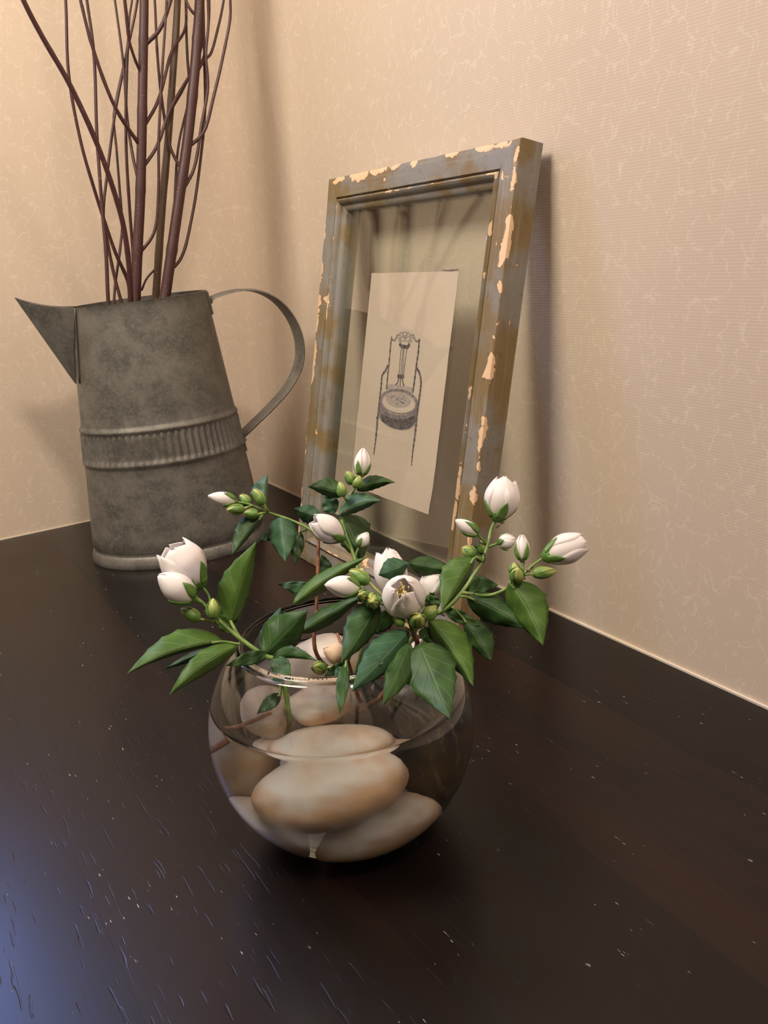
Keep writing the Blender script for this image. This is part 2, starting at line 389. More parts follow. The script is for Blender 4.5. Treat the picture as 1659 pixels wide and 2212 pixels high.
# ------------------------------------------------------------------ galvanised pitcher
PC = Vector((-0.199, -0.187, 0)); PT = math.radians(-10.6)
PU = Vector((math.cos(PT), math.sin(PT), 0)); PW = Vector((-math.sin(PT), math.cos(PT), 0))
def pit(u, w_, z): return PC + PU * u + PW * w_ + Vector((0, 0, z))
pitcher = empty('pitcher', PC, 'grey galvanised metal pitcher with pointed spout and strap handle holding twigs', 'pitcher')
HP = 0.288
def prim(z):                      # centre shift, semi axes of the oval at height z
    t = z / HP
    return -0.008 * t, 0.1015 + (0.0735 - 0.1015) * t, 0.0755 + (0.0560 - 0.0755) * t
def zrim(th): return 0.0035 * math.cos(th)
NS = 288
zs = [0.0, .001, .0035, .006, .0085, .011, .0125, .014, .0155, .018, .03, .045, .06, .075, .09, .102, .110, .1135, .1155, .1175, .120, .123]
zs += [.126, .132, .138, .144, .148, .1505, .1525, .1545, .157, .160, .17, .19, .21, .23, .245, .26, .27, .28, .2865, HP]
def prof(z, k):
    o = 0.0
    o += 0.0016 * math.exp(-((z - .004) / .0050) ** 2)           # rolled foot
    o -= 0.0022 * math.exp(-((z - .0145) / .0022) ** 2)
    o += 0.0026 * math.exp(-((z - .1165) / .0026) ** 2)
    o += 0.0026 * math.exp(-((z - .1535) / .0026) ** 2)
    if .1195 < z < .1505:
        o += -0.0004 + 0.0022 * (0.5 + 0.5 * math.cos(math.pi * k / 2))   # short upright ribs
    o += 0.0012 * math.exp(-((z - HP) / .0018) ** 2)
    return o
SPH = 0.40; SPZ = 0.080            # half angle and depth of the cut for the spout
def inspout(th, z):
    a = abs((th - math.pi + math.pi) % (2 * math.pi) - math.pi)
    return a < SPH and z > HP - SPZ * (1 - a / SPH)
def pring(z, off, th):
    s, a, c = prim(z); zz = z + zrim(th) * (z / HP) ** 2
    return pit(s + (a + off) * math.cos(th), (c + off) * math.sin(th), zz)
V, F = [], []
for shell in (0, 1):
    for z in zs:
        for k in range(NS):
            th = 2 * math.pi * k / NS
            o = prof(z, k) if shell == 0 else -0.0016
            V.append(pring(max(z, .002 * shell), o, th))
nz = len(zs); N1 = nz * NS
keep = lambda i, k: not inspout(2 * math.pi * (k + .5) / NS, (zs[i] + zs[i + 1]) / 2)
for i in range(nz - 1):
    for k in range(NS):
        if not keep(i, k): continue
        k2 = (k + 1) % NS
        F.append((i * NS + k, i * NS + k2, (i + 1) * NS + k2, (i + 1) * NS + k))
        F.append((N1 + i * NS + k, N1 + (i + 1) * NS + k, N1 + (i + 1) * NS + k2, N1 + i * NS + k2))
for k in range(NS):
    k2 = (k + 1) % NS
    if keep(nz - 2, k): F.append(((nz - 1) * NS + k, (nz - 1) * NS + k2, N1 + (nz - 1) * NS + k2, N1 + (nz - 1) * NS + k))
F.append(tuple(reversed(range(NS)))); F.append(tuple(N1 + k for k in range(NS)))
mesh('body', V, F, ZINC, pitcher, True, sharp=50)
# spout: a folded V of sheet metal
TIP = pit(-0.1335, -0.003, HP + 0.0120)
V, F, nf = [], [], 24
rows = 10
for sh in (0, 1):
    for i in range(nf + 1):
        ph = -SPH * 1.06 + 2 * SPH * 1.06 * i / nf
        a = min(1.0, abs(ph) / (SPH * 1.06))
        zb = HP - (SPZ + .003) * (1 - a)
        B_ = pring(zb, 0.0012 - .001 * sh, math.pi + ph); S_ = pring(HP, 0.0012 - .001 * sh, math.pi + math.copysign(SPH * 1.06, ph))
        T_ = S_.lerp(TIP, (1 - a) ** 0.92) + Vector((0, 0, -0.0035 * math.sin(math.pi * a))) + PU * (.0012 * sh)
        for j in range(rows + 1): V.append(B_.lerp(T_, j / rows))
st = (nf + 1) * (rows + 1)
for sh in (0, 1):
    for i in range(nf):
        for j in range(rows):
            q = [sh * st + i * (rows + 1) + j, sh * st + i * (rows + 1) + j + 1, sh * st + (i + 1) * (rows + 1) + j + 1, sh * st + (i + 1) * (rows + 1) + j]
            F.append(tuple(q if sh == 0 else q[::-1]))
for i in range(nf):
    a_, b_ = i * (rows + 1) + rows, (i + 1) * (rows + 1) + rows
    F.append((a_, a_ + st, b_ + st, b_))
mesh('spout', V, F, ZINC, pitcher, True, sharp=35)
for sg in (-1, 1):                                                      # soldered seams of the spout
    P = [pring(HP - (SPZ) * t, 0.0014, math.pi + sg * SPH * 1.04 * (1 - 0.25 * t)) for t in [i / 8 for i in range(9)]]
    mb = MB(); mb.add(*tube_vf(P, 0.0009, 6)); mb.build('seam', ZINC_IN, pitcher)
# handle: flat strap
HPX = [(437, 664), (452, 647), (482, 634), (520, 626), (560, 630), (600, 652), (632, 693), (648, 742), (645, 790), (622, 836), (584, 880), (545, 918), (512, 950)]
HPTS = [on_plane(u, v, PC, PW) for u, v in HPX]
path = catmull(HPTS, 6)
V, F = [], []
for i, p in enumerate(path):
    d = (path[min(i + 1, len(path) - 1)] - path[max(i - 1, 0)]).normalized()
    nn = d.cross(PW).normalized()
    hw = 0.0118; HWD = Vector((-.03, 1, 0)).normalized()
    sec = [(-hw, -.0009), (-hw * .8, .0011), (-hw * .3, .0002), (hw * .3, .0002), (hw * .8, .0011), (hw, -.0009), (hw * .8, -.0013), (-hw * .8, -.0013)]
    for a, c in sec: V.append(p + HWD * a + nn * c)
for i in range(len(path) - 1):
    for k in range(8):
        k2 = (k + 1) % 8; F.append((i * 8 + k, i * 8 + k2, (i + 1) * 8 + k2, (i + 1) * 8 + k))
F += [tuple(range(8))[::-1], tuple(range((len(path) - 1) * 8, len(path) * 8))]
hd = mesh('handle', V, F, ZINC, pitcher, True, sharp=50)
for zz, zl in ((0.262, 0.024), (0.105, 0.022)):                        # riveted tabs where the strap meets the body
    V, F = [], []
    for sh in (0, 1):
        for i in range(7):
            for j in range(3):
                th = (-.24 + .48 * i / 6); V.append(pring(zz + zl * j / 2, .0022 if sh == 0 else .0002, th))
    for i in range(6):
        for j in range(2):
            a = i * 3 + j; F.append((a, a + 3, a + 4, a + 1)); F.append((21 + a, 22 + a, 25 + a, 24 + a))
    ring = [0, 3, 6, 9, 12, 15, 18, 19, 20, 17, 14, 11, 8, 5, 2, 1]
    for q in range(len(ring)):
        x, y = ring[q], ring[(q + 1) % len(ring)]; F.append((x, x + 21, y + 21, y))
    tb = mesh('bracket', V, F, ZINC, pitcher, True, sharp=40)
    for th in (-.13, .13):
        c = pring(zz + zl * .55, .0026, th); bm = bmesh.new(); bmesh.ops.create_icosphere(bm, subdivisions=1, radius=.0022)
        mesh('rivet', [v.co + c for v in bm.verts], [[v.index for v in f.verts] for f in bm.faces], ZINC, tb); bm.free()

# ------------------------------------------------------------------ bare twigs standing in the pitcher
K = 560.0 / 1659.0
def tw(pts, y0, y1, top=0.0):
    out = []
    n = len(pts)
    for i, (a, c) in enumerate(pts):
        y = y0 + (y1 - y0) * (i / (n - 1)); r = ray(a * K, c * K)
        out.append(CAM + r * ((y - CAM.y) / r.y))
    return out
PATHS = {}
def rooted(P):                    # carry a stem on down inside the pitcher to its floor
    d = (P[0] - P[1]).normalized(); q = P[0] + d * .07
    s_, a_, c_ = prim(max(q.z, 0)); e = q - PC
    k = math.hypot((e.dot(PU) - s_) / a_, e.dot(PW) / c_)
    if k > .8: q = q + (PC + PU * s_ - Vector((q.x, q.y, 0))) * (1 - .8 / k)
    f = Vector((q.x, q.y, .007))
    return [f, q] + P
def up(P, L):                     # grow on past the picture's top
    d = (P[-1] - P[-2]).normalized(); d = (d + Vector((0, 0, .35))).normalized()
    E_ = [P[-1] + d * L * .5, P[-1] + d * L + Vector((random.uniform(-.02, .02), random.uniform(-.03, 0), 0))]
    for e in E_: e.x = min(e.x, -.02); e.y = min(e.y, -.02)                  # clear of the two walls
    return P + E_
def knots(path, r):
    return lambda t: r(t) * (1 + 0.10 * max(0, math.sin(t * 47.0)) ** 12)
def branch(name, pts, y0, y1, r0, r1, foot, mat, label, L=.35):
    P = rooted(up(tw(pts, y0, y1), L))
    path = catmull(P, 7)
    root = empty(name, P[0], label, 'branch'); PATHS[root] = path
    mb = MB(); mb.add(*tube_vf(path, knots(path, lambda t: r0 + (r1 - r0) * t), 10)); mb.build('stem', mat, root)
    return root
def twig(root, pts, y0, y1, r0=.0021, r1=.0012, mat=None, L=.22):
    P = up(tw(pts, y0, y1), L) if pts[-1][1] <= 5 else tw(pts, y0, y1)
    P[0] = min(PATHS[root], key=lambda q: (q - P[0]).length + 3 * abs(q.z - P[0].z))
    path = catmull(P, 6); mb = MB(); mb.add(*tube_vf(path, knots(path, lambda t: r0 + (r1 - r0) * t), 7)); mb.build('side_twig', mat or BARK, root)
def loner(pts, y0, y1, foot, label, r0=.0023, r1=.0013, L=.22):
    P = rooted(up(tw(pts, y0, y1), L)); path = catmull(P, 6)
    mb = MB(); mb.add(*tube_vf(path, knots(path, lambda t: r0 + (r1 - r0) * t), 7))
    o = mb.build('thin_twig', BARK, None); tag(o, label, 'twig', None)
B1 = branch('thick_branch', [(868, 1880), (880, 1600), (896, 1300), (905, 1000), (912, 600), (918, 250), (922, 0)], -.199, -.19, .0060, .0042, pit(-.02, -.015, .004), BARK, 'thick reddish-brown branch with many side twigs standing nearest the pitcher spout')
twig(B1, [(885, 948), (740, 692), (592, 300), (515, 0)], -.200, -.20)
twig(B1, [(884, 1200), (850, 1000), (815, 760), (788, 400), (735, 0)], -.198, -.150, .0017, .001)
twig(B1, [(922, 1645), (985, 1490), (1014, 1250), (1016, 900), (1040, 420), (1066, 0)], -.202, -.20, .0018, .0011)
twig(B1, [(935, 312), (1020, 190), (1092, 0)], -.195, -.20, .0022, .0018)
twig(B1, [(938, 815), (1010, 650), (1100, 330), (1182, 190), (1192, 0)], -.197, -.160, .0019, .0011)
twig(B1, [(925, 1100), (1000, 945), (1090, 700), (1212, 490), (1300, 375), (1335, 150), (1340, 0)], -.199, -.16, .0019, .0011)
twig(B1, [(890, 500), (860, 370), (825, 250), (795, 0)], -.193, -.208, .0016, .001)
B2 = branch('slender_branch', [(1000, 1860), (1040, 1300), (1075, 900), (1108, 450), (1136, 0)], -.18, -.165, .0046, .0033, pit(-.005, -.002, .004), BARK2, 'slimmer olive-brown branch standing between the two thick red ones')
twig(B2, [(1118, 690), (1160, 590), (1215, 480), (1290, 300), (1300, 0)], -.17, -.16, .0017, .001)
twig(B2, [(985, 1690), (940, 1780), (905, 1860)], -.18, -.175, .0012, .0012)
B3 = branch('thick_branch', [(1062, 1860), (1100, 1600), (1150, 1250), (1200, 900), (1242, 500), (1262, 250), (1278, 0)], -.20, -.185, .0062, .0050, pit(.012, -.018, .004), BARK, 'thick reddish-brown branch with many side twigs standing nearest the pitcher handle')
twig(B3, [(1160, 1095), (1094, 955), (1060, 800), (1026, 560), (1005, 320), (990, 0)], -.190, -.172, .0019, .0011)
twig(B3, [(1222, 972), (1300, 850), (1372, 600), (1440, 300), (1474, 110), (1474, 0)], -.194, -.20, .0020, .0012)
twig(B3, [(1195, 1235), (1240, 1085), (1290, 800), (1330, 560), (1318, 350), (1334, 150), (1330, 0)], -.196, -.19, .0019, .0012)
twig(B3, [(1112, 1730), (1160, 1650), (1230, 1380), (1280, 1050), (1312, 700), (1308, 400), (1300, 0)], -.20, -.18, .0018, .0012)
twig(B3, [(1262, 520), (1285, 420), (1310, 380), (1345, 350), (1390, 200), (1432, 0)], -.19, -.18, .0018, .0011)
twig(B3, [(1250, 130), (1215, 55), (1190, 0)], -.185, -.18, .0016, .0012)
twig(B3, [(1078, 1560), (1118, 1300), (1140, 950), (1190, 720), (1222, 600)], -.19, -.17, .0016, .0011)
twig(B3, [(1222, 640), (1205, 450), (1192, 200), (1188, 0)], -.18, -.145, .0017, .0011)
loner([(834, 1890), (825, 1700), (790, 1450), (740, 1260), (620, 920), (440, 530), (270, 235), (148, 0)], -.2245, -.25, pit(-.03, -.02, .004), 'stout dark twig leaning far out over the spout', .0030, .0022)
loner([(832, 1880), (815, 1790), (740, 1620), (660, 1390), (600, 1200), (520, 920), (440, 480), (420, 0)], -.190, -.185, pit(-.035, -.01, .004), 'thin twig that bows out over the spout and then turns upright')
loner([(692, 1915), (678, 1600), (660, 1400), (640, 1150), (620, 850), (600, 330), (556, 0)], -.21, -.19, pit(-.045, -.006, .004), 'thin straight twig standing closest to the spout')
loner([(765, 1890), (730, 1760), (690, 1560), (662, 1380), (690, 1080), (742, 690), (820, 300), (880, 0)], -.176, -.155, pit(-.04, .01, .004), 'thin twig bowing towards the spout then crossing back to the thick branch', .0020, .0012)
loner([(850, 1800), (852, 1650), (830, 1350), (806, 900), (815, 350), (825, 240), (800, 0)], -.180, -.184, pit(-.022, .008, .004), 'thin upright twig close beside the thick branch by the spout', .0020, .0012)
loner([(768, 1600), (782, 1450), (765, 1200), (745, 950), (728, 740), (760, 560), (815, 300), (830, 100), (845, 0)], -.162, -.136, pit(-.03, .02, .004), 'faint thin twig behind the others against the wall', .0016, .0010)

# ------------------------------------------------------------------ picture frame leaning on the right wall
FT = math.radians(11.707); FH, FW = 0.4035, 0.302; FX0, FY0 = -0.1124, -0.3177
FUP = Vector((math.sin(FT), 0, math.cos(FT))); FB = Vector((math.cos(FT), 0, -math.sin(FT))); FU = Vector((0, -1, 0)); FO = Vector((FX0, FY0, 0))
def fp(u, w_, q): return FO + FU * u + FUP * w_ + FB * q
def fpix(u, v, q): 
    p = on_plane(u, v, fp(0, 0, q), FB) - fp(0, 0, q); return p.dot(FU), p.dot(FUP)
frame = empty('picture_frame', FO + FU * FW / 2, 'chipped grey and olive painted wooden picture frame with clear glass leaning on wallpaper', 'picture frame')
TH = 0.0225
prof_f = [(0, TH), (0, .012), (0, .002), (.0006, .0004), (.002, 0), (.008, 0), (.015, .0002), (.0200, .0004), (.0206, .0034), (.0214, .0038), (.0220, .0008), (.0238, -.0012), (.0256, -.0002), (.0270, .0020),
          (.0278, .0044), (.0300, .0050), (.0325, .0062), (.0335, .0080), (.0335, TH)]
arc = [0.0]
for i in range(1, len(prof_f)): arc.append(arc[-1] + math.dist(prof_f[i], prof_f[i - 1]))
def moulding(name, side):
    nL = 44; V, F, U = [], [], []
    for i in range(nL + 1):
        t = i / nL
        for j, (p, q) in enumerate(prof_f):
            if side in 'lr':
                s0, s1 = p, FH - p; w_ = s0 + (s1 - s0) * t; u = p if side == 'l' else FW - p
            else:
                s0, s1 = p, FW - p; u = s0 + (s1 - s0) * t; w_ = p if side == 'b' else FH - p
            x = fp(u, w_, q)
            worn = 1.0 if 2 <= j <= 4 else (.5 if 9 <= j <= 13 else (.7 if j in (0, 1) else 0.15))
            if 0 < i < nL:
                nv = noise.noise(x * 70) * .6 + noise.noise(x * 190) * .4
                dlt = -abs(nv) * 0.0013 * worn
                mid = fp(FW / 2, FH / 2, TH / 2)
                dirn = (FU * (1 if side == 'l' else -1) if side in 'lr' else FUP * (1 if side == 'b' else -1))
                x = x - dirn * dlt + FB * (-dlt * .6)
            if x.z < 0: x = x + FUP * (-x.z / FUP.z)
            V.append(x); U.append((arc[j], (FH if side in 'lr' else FW) * t + 'lrtb'.index(side)))
    n = len(prof_f)
    flip = side in 'rb'
    for i in range(nL):
        for j in range(n):
            j2 = (j + 1) % n
            q = (i * n + j, i * n + j2, (i + 1) * n + j2, (i + 1) * n + j); F.append(q[::-1] if flip else q)
    F.append(tuple(range(n))); F.append(tuple(range(nL * n, (nL + 1) * n))[::-1])
    o = mesh(name, V, F, FRAMEM, frame, True, uv=U, sharp=38, origin=fp(FW / 2, FH / 2, 0))
    bm = bmesh.new(); bm.from_mesh(o.data); bmesh.ops.recalc_face_normals(bm, faces=bm.faces); bm.to_mesh(o.data); bm.free()
    return o
moulding('stile', 'l'); moulding('stile', 'r'); moulding('rail', 't'); moulding('rail', 'b')
def fslab(name, u0, u1, w0, w1, q0, q1, mat, parent):
    V = [fp(u, w_, q) for q in (q0, q1) for u, w_ in ((u0, w0), (u1, w0), (u1, w1), (u0, w1))]
    F = [(3, 2, 1, 0), (4, 5, 6, 7), (0, 1, 5, 4), (1, 2, 6, 5), (2, 3, 7, 6), (3, 0, 4, 7)]
    return mesh(name, V, F, mat, parent, False)
fslab('glass_pane', .0325, FW - .0325, .0325, FH - .0325, .0095, .0112, PANE, frame)
fslab('glass_pane', .0325, FW - .0325, .0325, FH - .0325, .0126, .0143, PANE, frame)
fslab('bumper', .14, .165, FH - .02, FH - .008, TH - .001, TH + .0116, CAULK, frame)
# sandwiched paper with an engraving of a chair
QP = .0120
pu0, pw1 = fpix(803, 590, QP); pu1, _ = fpix(991, 583, QP); _, pw0 = fpix(926, 1112, QP)
V, F, U = [], [], []
nu, nw = 16, 24
for i in range(nu + 1):
    for j in range(nw + 1):
        a, c = i / nu, j / nw
        u = pu0 + (pu1 - pu0) * a; w_ = pw0 + (pw1 - pw0) * c
        if i in (0, nu): u += noise.noise(Vector((i, j * .6, 0))) * .0007 - (.0022 if i == nu and c < .18 else 0) * (1 - c / .18 if c < .18 else 0)
        if j in (0, nw): w_ += noise.noise(Vector((i * .6, j, 3))) * .0006
        V.append(fp(u, w_, QP)); U.append((a, c))
for i in range(nu):
    for j in range(nw):
        a = i * (nw + 1) + j; F.append((a, a + nw + 1, a + nw + 2, a + 1))
paper = mesh('paper_print', V, F, PAPER, frame, False, uv=U)
def cpx(x, y): 
    u, w_ = fpix(760 + x * 250 / 1005, 570 + y * 250 / 1005, QP - .0003); return u, w_
def inkpoly(mb, pts, q): mb.add([fp(u, w_, q) for u, w_ in pts], [tuple(range(len(pts)))])
def inkline(mb, pts, wd, q=QP - .0003, beads=False):
    P = catmull([Vector((*cpx(*p), 0)) for p in pts], 8)
    V, F = [], []; n = len(P)
    for i, p in enumerate(P):
        d = (P[min(i + 1, n - 1)] - P[max(i - 1, 0)]).normalized(); nn = Vector((-d.y, d.x, 0))
        t = i / (n - 1); h = (wd(t) if callable(wd) else wd) * .00019 * .5
        if beads: h *= 0.75 + 0.75 * max(0, math.sin(i * 1.7)) ** 2
        V += [fp(p.x + nn.x * h, p.y + nn.y * h, q), fp(p.x - nn.x * h, p.y - nn.y * h, q)]
    for i in range(n - 1): F.append((2 * i, 2 * i + 1, 2 * i + 3, 2 * i + 2))
    mb.add(V, F)
def oval(cx, cy, rx, ry, rot, n=40, a0=0, a1=2 * math.pi):
    c, s = math.cos(rot), math.sin(rot); out = []
    for k in range(n):
        t = a0 + (a1 - a0) * k / n; x, y = rx * math.cos(t), ry * math.sin(t); out.append((cx + x * c - y * s, cy + x * s + y * c))
    return out
dk, md, lt = MB(), MB(), MB()
inkline(dk, [(345, 630), (338, 690), (325, 830), (312, 960), (300, 1090)], 10, beads=True)
inkline(dk, [(585, 650), (577, 760), (560, 880), (545, 1000), (528, 1120)], 11, beads=True)
inkline(dk, [(312, 880), (290, 928), (262, 970), (255, 1050), (245, 1140), (234, 1240), (224, 1330)], 13, beads=True)
inkline(dk, [(565, 905), (588, 955), (600, 1030), (592, 1110), (580, 1200), (568, 1290), (558, 1395)], 13, beads=True)
inkline(dk, [(222, 1325), (216, 1430), (205, 1530), (195, 1610), (190, 1655)], lambda t: 17 - 11 * t, beads=True)
inkline(dk, [(557, 1390), (548, 1480), (535, 1580), (522, 1690), (518, 1755)], lambda t: 18 - 12 * t, beads=True)
inkline(dk, [(412, 690), (430, 712), (455, 718), (482, 722), (502, 694)], 18)
inkline(dk, [(396, 972), (424, 978), (452, 980)], 17)
for ln in ([(430, 715), (418, 840), (408, 970)], [(446, 718), (434, 840), (424, 972)], [(478, 730), (462, 850), (446, 975)], [(452, 720), (446, 850), (437, 972)]): inkline(md, ln, 5)
for ln in ([(405, 988), (396, 1030), (378, 1052)], [(420, 990), (418, 1055)], [(437, 990), (442, 1030), (454, 1060)]): inkline(dk, ln, 7)
inkline(md, [(345, 655), (372, 662), (385, 640), (398, 610)], 9); inkline(md, [(585, 672), (556, 668), (540, 640), (532, 612)], 9)
for cx_, cy_, rr in ((405, 625, 14), (430, 610, 18), (462, 604, 20), (492, 612, 18), (520, 626, 14), (440, 650, 22), (485, 652, 22), (462, 640, 12), (415, 660, 12), (510, 664, 12)):
    inkline(lt, oval(cx_, cy_, rr, rr * .8, .3, 10) + [(cx_ + rr, cy_)], 7)
inkline(lt, [(300, 1062), (415, 1076), (530, 1096)], 24)
inkline(dk, [(778, 56), (850, 57), (925, 50)], lambda t: 4 + 5 * t)
side = [(238, 1185), (234, 1330), (262, 1372), (310, 1408), (370, 1434), (430, 1444), (490, 1436), (530, 1412), (560, 1360), (574, 1290), (572, 1205), (540, 1270), (470, 1310), (400, 1312), (320, 1290), (265, 1240)]
SR = .16
inkpoly(md, [cpx(*p) for p in side], QP - .0002)
inkpoly(dk, [cpx(*p) for p in [(262, 1300), (330, 1336), (400, 1350), (480, 1345), (552, 1310), (548, 1375), (500, 1425), (430, 1436), (360, 1424), (290, 1388), (250, 1350)]], QP - .00025)
inkpoly(md, [cpx(*p) for p in oval(408, 1195, 166, 108, SR)], QP - .0003)
inkpoly(lt, [cpx(*p) for p in oval(408, 1203, 150, 92, SR)], QP - .00035)
pl = MB(); inkpoly(pl, [cpx(*p) for p in oval(408, 1212, 140, 80, SR)], QP - .0004)
inkpoly(lt, [cpx(*p) for p in oval(405, 1186, 110, 62, SR)], QP - .00045)
for i in range(14):
    a = random.uniform(0, 6.28); r = random.uniform(0, 1) ** .5
    x, y = 405 + 92 * r * math.cos(a), 1186 + 46 * r * math.sin(a)
    inkline(md, [(x - 8, y - 3), (x, y + random.uniform(-6, 6)), (x + 9, y + 3)], 5, QP - .0005)
for mb, mt in ((dk, INK), (md, INKM), (lt, INKL), (pl, PAPER)): tag(mb.build('engraving', mt, paper, False), kind='stuff')

# ------------------------------------------------------------------ glass bowl, water, pebbles
BC = Vector((-0.294, -0.761, 0)); BR = 0.0752; BZ = 0.0668; RIMZ = 0.1205; WATZ = 0.0890
BRT = Vector((0.8594, -0.5113, 0)); BFW = Vector((0.5113, 0.8594, 0))
def bl(a, bb, c): return BC + BRT * a + BFW * bb + Vector((0, 0, c))
def lathe(prof, n=96, closed=False):
    V, F = [], []
    for r, z in prof:
        for k in range(n):
            th = 2 * math.pi * k / n; V.append(BC + Vector((r * math.cos(th), r * math.sin(th), z)))
    m_ = len(prof)
    for i in range(m_ - 1 + (1 if closed else 0)):
        i2 = (i + 1) % m_
        for k in range(n):
            k2 = (k + 1) % n; F.append((i * n + k, i * n + k2, i2 * n + k2, i2 * n + k))
    return V, F
GT = 0.0018
outer, inner = [], []
a0 = math.asin((0.0006 - BZ) / BR); a1 = math.asin((RIMZ - BZ) / BR)
for i in range(41):
    a = a0 + (a1 - a0) * i / 40; outer.append((BR * math.cos(a), BZ + BR * math.sin(a)))
RI = BR - GT; b0 = math.asin((0.0045 - BZ) / RI); b1 = math.asin((RIMZ - BZ) / RI)
for i in range(41):
    a = b1 + (b0 - b1) * i / 40; inner.append((RI * math.cos(a), BZ + RI * math.sin(a)))
rc = (outer[-1][0] + inner[0][0]) / 2; rr = (outer[-1][0] - inner[0][0]) / 2
lip = [(rc + rr * 1.05 * math.cos(math.radians(t)), RIMZ + .0004 + rr * 1.05 * math.sin(math.radians(t))) for t in (-20, 10, 40, 70, 90, 110, 140, 170, 200)]
prof_b = [(1e-5, 0.0018), (.020, .0010), (outer[0][0] - .003, .0000), (outer[0][0] - .001, .0001)] + outer + lip + inner + [(.02, .0040), (1e-5, .0040)]
V, F = lathe(prof_b, 200)
bowl = mesh('glass_bowl', V, F, GLASS, None, True, origin=BC)
tag(bowl, 'round clear glass bowl filled with water, pebbles and flowering sprigs', 'bowl')
wp = [(1e-5, .0037), (.02, .0037)]
RWt = RI + .0004; c0 = math.asin((.0042 - BZ) / RWt); c1 = math.asin((WATZ - BZ) / RWt)
for i in range(37):
    a = c0 + (c1 - c0) * i / 36; wp.append((RWt * math.cos(a), BZ + RWt * math.sin(a)))
rw = wp[-1][0]
wp += [(rw - .0005, WATZ - .0002), (rw - .0012, WATZ - .0010), (rw - .0024, WATZ - .0018), (rw - .0042, WATZ - .0023), (rw - .008, WATZ - .0026), (.02, WATZ - .0027), (1e-5, WATZ - .0027)]
V, F = lathe(wp, 160)
water = mesh('water', V, F, WATER, None, True, origin=BC); tag(water, 'clear water filling the round glass bowl over the pebbles', 'water')
def pebble(name, pos, semi, rot, mat, label, seed, lump=.10, group=None):
    bm = bmesh.new(); bmesh.ops.create_icosphere(bm, subdivisions=4, radius=1)
    R_ = Matrix.Rotation(rot[2], 3, 'Z') @ Matrix.Rotation(rot[1], 3, 'Y') @ Matrix.Rotation(rot[0], 3, 'X')
    BM = Matrix((BRT, BFW, Vector((0, 0, 1)))).transposed()
    c = bl(*pos); V = []
    for v in bm.verts:
        p = v.co.copy(); k = 1 + lump * noise.noise(p * 1.1 + Vector((seed, 0, 0))) + .03 * noise.noise(p * 3 + Vector((0, seed, 0)))
        e = 0.86
        q = Vector([math.copysign(abs(x) ** e, x) for x in p]); q = q / max(q.length, 1e-6) * (.75 + .25 * p.length)
        V.append(c + BM @ (R_ @ Vector((q.x * semi[0] * k, q.y * semi[1] * k, q.z * semi[2] * k))))
    o = mesh(name, V, [[v.index for v in f.verts] for f in bm.faces], mat, None); bm.free()
    tag(o, label, 'pebble', 'pebbles in the glass bowl'); return o
d2 = math.radians
pebble('pebble', (-.006, -.031, .0502), (.0365, .0200, .0135), (d2(20), d2(-9), d2(-4)), STONE_W, 'large cream oval pebble lying flat on the others against the bowl glass', 1)
pebble('pebble', (.0145, -.026, .0232), (.0300, .0185, .0190), (d2(10), d2(-14), d2(5)), STONE_W, 'cream and orange oval pebble at the bowl bottom beneath the large one', 2)
pebble('pebble', (-.0355, -.016, .0260), (.0205, .0185, .0150), (d2(0), d2(26), d2(10)), STONE_G, 'pale slanting pebble at the bowl bottom on the spout side', 3)
pebble('dark_pebble', (.0430, .0085, .0515), (.0265, .0245, .0300), (d2(10), d2(12), d2(20)), STONE_D, 'dark brown-black speckled stone in the glass bowl', 4, .16)
pebble('pebble', (-.043, .006, .059), (.0150, .0200, .0270), (d2(0), d2(-12), 0), STONE_G, 'pale upright pebble against the bowl side beneath the low-leaning sprig', 5)
pebble('pebble', (-.012, .0010, .0700), (.0190, .0160, .0150), (d2(0), d2(-10), d2(20)), STONE_W, 'small lumpy white pebble with an orange pit, behind the large cream one', 6, .3)
pebble('pebble', (-.012, .0505, .0705), (.0270, .0150, .0255), (d2(-20), d2(5), 0), STONE_G, 'greyish rounded pebble at the back of the bowl, poking above the water', 7)
pebble('pebble', (.0330, .0475, .066), (.0180, .0100, .0205), (d2(-15), d2(10), 0), STONE_G, 'pale pebble behind the dark stone in the bowl', 8)
pebble('pebble', (-.008, .0345, .0285), (.0210, .0175, .0215), (0, d2(6), 0), STONE_G, 'pale pebble buried in the middle of the bowl under the others', 9)

